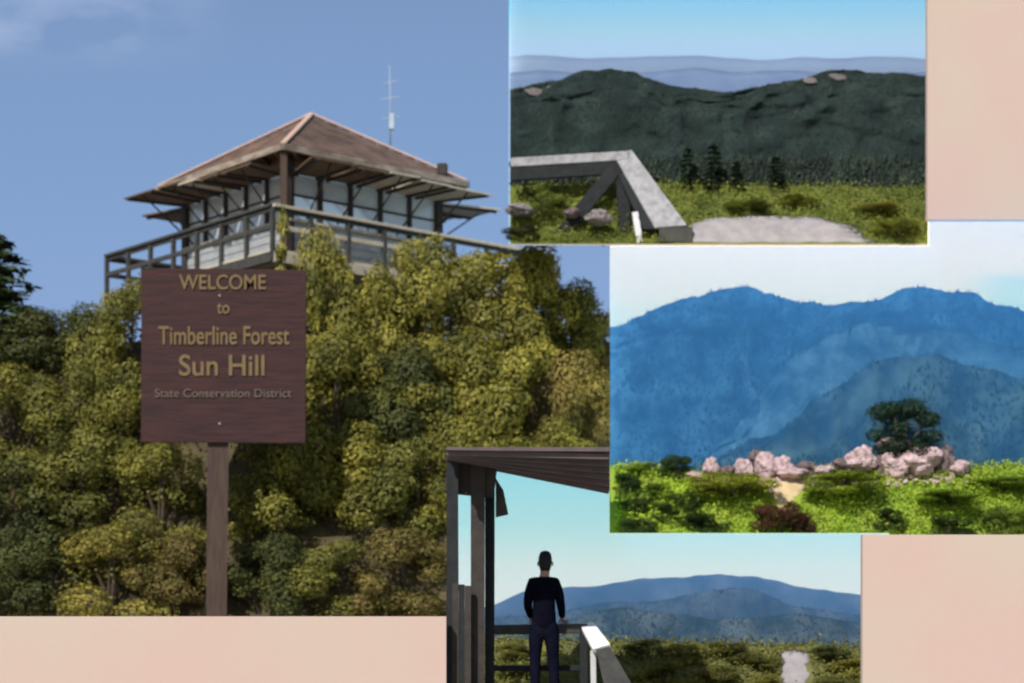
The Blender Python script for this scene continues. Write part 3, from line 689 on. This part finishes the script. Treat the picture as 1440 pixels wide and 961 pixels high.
rocks3 = [(978, 668, 26, 16, 0, 'first small pink rock at the left end of the rocky crest'), (1000, 652, 22, 30, 0, 'narrow pink rock in the left part of the crest'),
          (1022, 660, 28, 20, 1, 'dark rock between the pink ones left of the pale spire'), (1046, 656, 26, 44, 0, 'pale standing spire of rock tallest on the left crest'),
          (1062, 640, 18, 30, 1, 'dark cleft rock beside the pale standing spire'), (1078, 648, 30, 48, 0, 'broad pink rock above the sandy path'),
          (1100, 652, 34, 36, 0, 'pink rock right above the head of the sandy path'), (1112, 664, 50, 20, 0, 'low flat bright pink rock at the head of the path'),
          (1136, 656, 30, 26, 1, 'dark rock at the right of the path head'), (1158, 660, 26, 22, 0, 'small pale rock between path and boulder pile'),
          (1185, 652, 34, 26, 1, 'dark bluish rock left of the boulder pile'), (1212, 640, 40, 44, 0, 'grey pink boulder at the left end of the pile'),
          (1238, 652, 26, 50, 1, 'dark shadowed boulder inside the left of the pile'), (1258, 648, 40, 44, 0, 'rosy boulder in the middle of the pile'),
          (1292, 642, 56, 52, 0, 'largest pale boulder, brightest of the pile'), (1262, 622, 50, 24, 1, 'dark slab lying over the rosy boulder under the tree'),
          (1328, 642, 34, 52, 1, 'dark boulder at the right of the largest pale one'), (1350, 654, 30, 28, 0, 'small pale boulder at the right end of the pile')]
for k, (px, py, w, h, dk, lab) in enumerate(rocks3):
    rock(px, py + h * .14, w * 1.02, h * .78, 1.18 + (.10 if dk else 0), dk, lab, G3, k)
crest = path([(985, 676, 1.10), (985, 664, 1.30)], [(1185, 676, 1.08), (1185, 664, 1.30)], .02, M['rock'], 9); crest.name = 'stony_ground'
bm = bmesh.new(); rg = random.Random(12)
for k in range(260):
    a = rg.choice(((975, 1190), (975, 1190), (1190, 1370))); px = rg.uniform(*a); y = rg.uniform(1.0, 1.22); sc = rg.uniform(.015, .05)
    c = P(px, b3(px) + (1.3 - y) * 75 + 2, y); c.z += sc * .3
    mtx = Matrix.Translation(c) @ Matrix.Rotation(rg.uniform(0, 6), 4, 'Z') @ Matrix.Rotation(rg.uniform(-.5, .5), 4, 'X') @ Matrix.Diagonal((sc * rg.uniform(.7, 1.5), sc, sc * rg.uniform(.5, 1.3), 1))
    bmesh.ops.create_icosphere(bm, subdivisions=1, radius=1, matrix=mtx)
tag(ob('rubble', bm, M['rock']), kind='stuff')
def broad(px, pt, w, y, z0, c, lab):
    o = plant('tree', BUSH[2], ('crown', 'trunk'), px, pt, w, y, z0, c, lab, 'tree'); return o
o = bush(1266, 562, 104, 1.4, zz(648, 1.4), (.022, .052, .030), 'dark green rounded tree behind the boulder pile', None, 3, 'tree', 'tree')
G3s = 'round shrubs in the bright green meadow'
G_, GD, RD = (.22, .32, .045), (.045, .085, .022), (.08, .035, .022)
sh3 = [(880, 665, 46, .95, GD, 'dark shrub at the left edge of the bright meadow'), (950, 640, 50, 1.2, GD, 'dark green shrub on the crest left of the first pink rock'),
       (905, 650, 60, 1.22, G_, 'light green shrub on the crest at the left'), (925, 680, 50, .9, G_, 'light green shrub in the left cluster below the crest'),
       (966, 690, 46, .75, GD, 'dark oval shrub in the middle of the left cluster'), (900, 700, 48, .7, GD, 'dark shrub low in the left cluster'),
       (935, 708, 44, .62, GD, 'small dark shrub between the two largest of the left cluster'), (985, 722, 70, .42, GD, 'largest dark shrub at the bottom of the left cluster'),
       (900, 728, 60, .36, GD, 'dark shrub in the lower left corner of the bright meadow'), (1030, 662, 120, .95, (.27, .31, .04), 'wide yellow green mound left of the sandy path'),
       (1180, 664, 130, .95, (.24, .32, .04), 'wide green mound right of the sandy path'), (1095, 700, 76, .42, RD, 'dark reddish shrub at the foot of the sandy path'),
       (1130, 722, 36, .34, RD, 'small reddish shrub right of the larger reddish one'), (1250, 715, 44, .5, GD, 'dark shrub below the boulder pile'),
       (1330, 690, 110, .8, (.21, .34, .04), 'broad bright green mound below the right end of the pile'), (1405, 672, 100, 1.0, (.20, .32, .04), 'broad green mound at the right edge of the bright meadow'),
       (1330, 724, 70, .36, GD, 'dark shrub low on the right of the bright meadow'), (1415, 712, 70, .42, (.17, .24, .04), 'olive shrub in the lower right corner of the bright meadow')]
for i, (px, pt, w, y, c, lab) in enumerate(sh3):
    bush(px, pt, w, y, b3z(px, y) - .05, c, lab, G3s, i % 7)

# ================================================================== SCENE 4: porch, person, distant hills
XC, XD = 640, 1235
hA = L((630, 862), (690, 852), (720, 838), (750, 830), (790, 824), (850, 822), (900, 816), (960, 810), (1015, 808), (1070, 812), (1120, 824), (1170, 832), (1240, 840))
hB = L((630, 872), (760, 862), (850, 850), (930, 842), (990, 832), (1035, 826), (1070, 834), (1120, 852), (1180, 862), (1240, 866))
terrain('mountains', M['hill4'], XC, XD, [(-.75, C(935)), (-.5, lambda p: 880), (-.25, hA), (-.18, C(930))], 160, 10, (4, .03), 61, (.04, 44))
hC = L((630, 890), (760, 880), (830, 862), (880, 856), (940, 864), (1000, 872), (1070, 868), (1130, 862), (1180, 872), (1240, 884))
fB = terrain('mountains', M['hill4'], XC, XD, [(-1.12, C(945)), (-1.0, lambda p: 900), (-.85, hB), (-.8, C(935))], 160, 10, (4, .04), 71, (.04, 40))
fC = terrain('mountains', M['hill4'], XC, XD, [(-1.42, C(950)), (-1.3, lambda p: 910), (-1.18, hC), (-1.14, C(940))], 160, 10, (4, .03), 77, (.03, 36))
forest('forest', fC, 6000, .035, (.018, .04, .035), 19, (645, 1230), (840, 940))
forest('forest', fB, 9000, .03, (.02, .045, .05), 14, (645, 1230), (820, 930))
tag(board('haze', [(640, 632), (856.5, 632), (856.5, 751), (1238, 751), (1238, 955), (640, 955)], -1.5, -.08, haze_mat('blue_far_air', (.22, .50, 1.0), .42, -.4)), kind='stuff')
scr = terrain('scrubland', M['scrub4'], XC, XD, [(-3.0, C(1000)), (-2.2, lambda p: 948), (-1.62, L((630, 898), (860, 902), (1000, 906), (1240, 910))), (-1.55, C(960))], 90, 9, (4, .05), 81)
def s4z(y): return zz(interp(y, [(-3, 1000), (-2.2, 948), (-1.62, 903)]), y)
ground_cover('undergrowth', scr, 15000, .05, (.17, .18, .045), 28, .08, (645, 1228), avoid=[(1100, 914), (1137, 914), (1148, 990), (1092, 990)])
path([(1090, 992, -2.85), (1094, 950, -2.2), (1097, 918, -1.75)], [(1148, 992, -2.85), (1142, 950, -2.2), (1138, 918, -1.75)], .03, M['grey_path'], 3)
G4 = 'olive shrubs on the plain below the porch'
for i, (px, pt, w, y, c, lab) in enumerate([
        (720, 905, 50, -1.9, OL, 'shrub seen between the porch post and the person'), (725, 932, 56, -2.3, DK, 'dark shrub low between the porch post and the person'),
        (905, 898, 60, -1.8, DK, 'dark shrub above the white rail end'), (960, 905, 70, -1.95, OL, 'olive shrub right of the white rail end'),
        (1020, 900, 60, -1.8, MID, 'shrub at the far edge of the plain left of the path'), (1060, 918, 70, -2.05, MID, 'shrub just left of the pale path'),
        (930, 930, 80, -2.4, OL, 'wide shrub at the bottom beside the slanting rail'), (1010, 936, 80, -2.45, MID, 'wide shrub at the bottom midway to the path'),
        (1165, 908, 60, -1.9, DK, 'dark shrub just right of the pale path'), (1200, 925, 70, -2.2, OL, 'olive shrub against the lower right pink wall'),
        (1080, 948, 60, -2.6, OL, 'shrub at the bottom touching the left side of the path'), (1170, 948, 70, -2.6, MID, 'shrub at the bottom right of the path')]):
    bush(px, pt, w, y, s4z(y) - .04, c, lab, G4, i % 7)
# porch
pf = thing('porch', P(660, 1000, -4.0), 'dark timber porch with posts, half wall and sloping roof edge', 'porch')
YP = -4.0
fr = [P(627.5, 629, -5.6), P(857, 629, -5.6), P(857, 635, -5.6), P(700, 634, -5.6), P(627.5, 633, -5.6)]
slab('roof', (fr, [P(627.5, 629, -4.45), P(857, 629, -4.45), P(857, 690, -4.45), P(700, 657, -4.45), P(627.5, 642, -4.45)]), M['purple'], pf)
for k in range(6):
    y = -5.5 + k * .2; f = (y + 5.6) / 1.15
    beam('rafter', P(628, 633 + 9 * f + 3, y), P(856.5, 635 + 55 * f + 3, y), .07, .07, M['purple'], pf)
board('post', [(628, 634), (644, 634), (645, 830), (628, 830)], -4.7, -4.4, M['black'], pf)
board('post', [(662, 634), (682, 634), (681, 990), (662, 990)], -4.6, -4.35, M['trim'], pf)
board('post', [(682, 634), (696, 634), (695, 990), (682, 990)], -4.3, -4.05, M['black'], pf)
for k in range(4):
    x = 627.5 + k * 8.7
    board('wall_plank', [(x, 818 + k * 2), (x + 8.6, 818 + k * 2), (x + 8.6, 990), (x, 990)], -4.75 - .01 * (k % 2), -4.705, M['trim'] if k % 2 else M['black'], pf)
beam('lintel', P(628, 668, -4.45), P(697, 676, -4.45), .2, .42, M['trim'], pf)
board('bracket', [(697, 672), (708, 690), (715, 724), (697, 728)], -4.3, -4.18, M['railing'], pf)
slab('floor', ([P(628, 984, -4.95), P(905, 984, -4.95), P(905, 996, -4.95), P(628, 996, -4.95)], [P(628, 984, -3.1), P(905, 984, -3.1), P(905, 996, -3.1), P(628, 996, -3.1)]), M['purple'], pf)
# porch railing
pr = thing('porch_railing', P(820, 984, -3.5), 'dark porch railing with a bright sunlit slanting cap', 'railing')
YR = -3.45
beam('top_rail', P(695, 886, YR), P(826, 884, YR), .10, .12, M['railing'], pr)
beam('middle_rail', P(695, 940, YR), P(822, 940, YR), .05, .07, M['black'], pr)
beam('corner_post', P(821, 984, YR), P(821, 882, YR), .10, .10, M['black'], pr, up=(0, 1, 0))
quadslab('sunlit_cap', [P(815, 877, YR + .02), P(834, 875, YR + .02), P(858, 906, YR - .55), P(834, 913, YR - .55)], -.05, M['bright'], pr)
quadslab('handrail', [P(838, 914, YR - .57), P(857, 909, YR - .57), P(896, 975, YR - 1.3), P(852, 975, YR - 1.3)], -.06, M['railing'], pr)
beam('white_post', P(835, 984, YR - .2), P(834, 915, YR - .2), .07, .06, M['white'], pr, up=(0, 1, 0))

# ---- person, seen from behind, one hand on the rail
def skin_mesh(name, verts, edges, radii, root=0, sub=2, flat=1.0):
    me = bpy.data.meshes.new(name); me.from_pydata([Vector(v) for v in verts], edges, []); me.update()
    o = bpy.data.objects.new(name, me); COL.objects.link(o)
    sk = o.modifiers.new('skin', 'SKIN'); sk.use_smooth_shade = True
    for i, r in enumerate(radii):
        r = r if isinstance(r, tuple) else (r, r)
        me.skin_vertices[0].data[i].radius = r
        me.skin_vertices[0].data[i].use_root = (i == root)
    ss = o.modifiers.new('sub', 'SUBSURF'); ss.levels = sub; ss.render_levels = sub
    dg = bpy.context.evaluated_depsgraph_get(); m2 = bpy.data.meshes.new_from_object(o.evaluated_get(dg))
    bpy.data.objects.remove(o)
    for p in m2.polygons: p.use_smooth = True
    return m2
pz = P(765, 984, -3.75)
pe = thing('person', pz, 'person seen from behind in dark clothes, standing at the porch rail', 'person')
K = 1.83 / 1.80
def pm(name, verts, edges, radii, m, root=0, sub=2):
    me = skin_mesh(name, [Vector(v) * K for v in verts], edges, [tuple(q * K for q in (r if isinstance(r, tuple) else (r, r))) for r in radii], root, sub)
    me.materials.clear(); me.materials.append(m)
    o = bpy.data.objects.new(name, me); COL.objects.link(o); o.parent = pe; ORG[o] = ORG[pe]
    return o
# joints: 0 pelvis
bv_ = [(0, 0, .95), (0, -.01, 1.15), (0, -.005, 1.36), (.005, .01, 1.47), (.012, .025, 1.54), (.015, .04, 1.62), (.015, .035, 1.72),
       (-.155, 0, 1.41), (-.20, .03, 1.15), (-.15, .23, .985),          # left arm: shoulder, elbow, wrist
       (.15, 0, 1.41), (.205, .03, 1.15), (.23, .23, .985),             # right arm
       (-.09, 0, .88), (-.105, .03, .50), (-.11, -.02, .08), (-.12, .14, .03),
       (.09, 0, .88), (.11, .04, .50), (.13, .0, .08), (.15, .15, .03)]
be_ = [(0, 1), (1, 2), (2, 3), (3, 4), (4, 5), (5, 6), (2, 7), (7, 8), (8, 9), (2, 10), (10, 11), (11, 12), (0, 13), (13, 14), (14, 15), (15, 16), (0, 17), (17, 18), (18, 19), (19, 20)]
br_ = [(.095, .075), (.095, .075), (.11, .085), (.06, .06), (.055, .055), (.078, .092), (.07, .085), .05, .036, .026, .05, .036, .026, .07, .055, .04, .03, .07, .055, .04, .03]
pm('body', bv_, be_, br_, M['skin'])
# hands: palm and five fingers each
def hand(w, d, side):
    w, d = Vector(w), Vector(d).normalized(); s = d.cross(Vector((0, 0, 1))).normalized(); n = s.cross(d)
    pal = w + d * .075
    V = [w, w + d * .045, pal]; E_ = [(0, 1), (1, 2)]; R_ = [(.026, .022), (.036, .016), (.038, .014)]
    for k, (o_, ln) in enumerate(((-.03, .068), (-.010, .078), (.011, .072), (.030, .056))):
        i0 = len(V); V += [pal + s * o_ + d * .012, pal + s * o_ * 1.1 + d * (ln * .55) - n * .006, pal + s * o_ * 1.12 + d * ln * .9 - n * .030]
        E_ += [(2, i0), (i0, i0 + 1), (i0 + 1, i0 + 2)]; R_ += [.0095, .0085, .007]
    i0 = len(V); V += [w + d * .03 + s * side * .032, w + d * .06 + s * side * .058 - n * .008, w + d * .09 + s * side * .062 - n * .02]
    E_ += [(1, i0), (i0, i0 + 1), (i0 + 1, i0 + 2)]; R_ += [.012, .010, .008]
    return pm('hand', V, E_, R_, M['skin'], 0, 1)
hand((.23, .23, .985), (.25, .9, -.2), -1); hand((-.15, .23, .985), (.1, .95, -.2), 1)
# shirt and sleeves, trousers, shoes, hair
pm('shirt', [(0, 0, .80), (0, 0, .98), (0, -.01, 1.14), (0, -.005, 1.34), (0, .008, 1.48), (-.15, 0, 1.405), (-.185, .012, 1.25), (-.20, .035, 1.145), (-.155, .21, 1.00), (.145, 0, 1.405), (.187, .012, 1.25), (.205, .035, 1.145), (.228, .21, 1.00)],
   [(0, 1), (1, 2), (2, 3), (3, 4), (3, 5), (5, 6), (6, 7), (7, 8), (3, 9), (9, 10), (10, 11), (11, 12)],
   [(.165, .13), (.16, .125), (.145, .112), (.155, .115), (.07, .068), .078, .064, .058, .040, .078, .064, .058, .040], M['shirt'])
pm('trousers', [(0, 0, 1.04), (0, 0, .92), (-.095, 0, .80), (-.107, .03, .50), (-.112, -.015, .10), (.095, 0, .80), (.112, .04, .50), (.132, .0, .10)],
   [(0, 1), (1, 2), (2, 3), (3, 4), (1, 5), (5, 6), (6, 7)], [(.13, .10), (.14, .11), (.105, .11), .075, .06, (.105, .11), .075, .06], M['trousers'])
for s_, x in ((-1, -.115), (1, .14)):
    pm('shoe', [(x, -.05, .05), (x, .06, .045), (x + s_ * .01, .19, .03)], [(0, 1), (1, 2)], [(.045, .05), (.048, .045), (.04, .03)], M['black'])
pm('hair', [(.013, .004, 1.525), (.013, .005, 1.62), (.015, .015, 1.70), (.016, .035, 1.765), (.016, .085, 1.765)], [(0, 1), (1, 2), (2, 3), (3, 4)],
   [(.052, .035), (.085, .075), (.092, .092), (.078, .075), (.055, .03)], M['hair'])
# face on the far side: nose, ears, eyes, mouth
def dot(name, c, r, m, sc=(1, 1, 1)):
    bm = bmesh.new(); bmesh.ops.create_uvsphere(bm, u_segments=10, v_segments=7, radius=r * K, matrix=Matrix.Translation(Vector(c) * K) @ Matrix.Diagonal((*sc, 1)))
    me = bpy.data.meshes.new(name); bm.to_mesh(me); bm.free(); me.materials.append(m)
    for p in me.polygons: p.use_smooth = True
    o = bpy.data.objects.new(name, me); COL.objects.link(o); o.parent = pe; return o
dot('nose', (.015, .137, 1.645), .016, M['skin'], (.8, 1.2, 1.4)); dot('mouth', (.015, .120, 1.605), .02, M['hair'], (1.2, .3, .25))
for s_ in (-1, 1):
    dot('eye', (.015 + s_ * .032, .122, 1.675), .012, M['white']); dot('ear', (.015 + s_ * .088, .035, 1.645), .028, M['skin'], (.35, .7, 1.2))
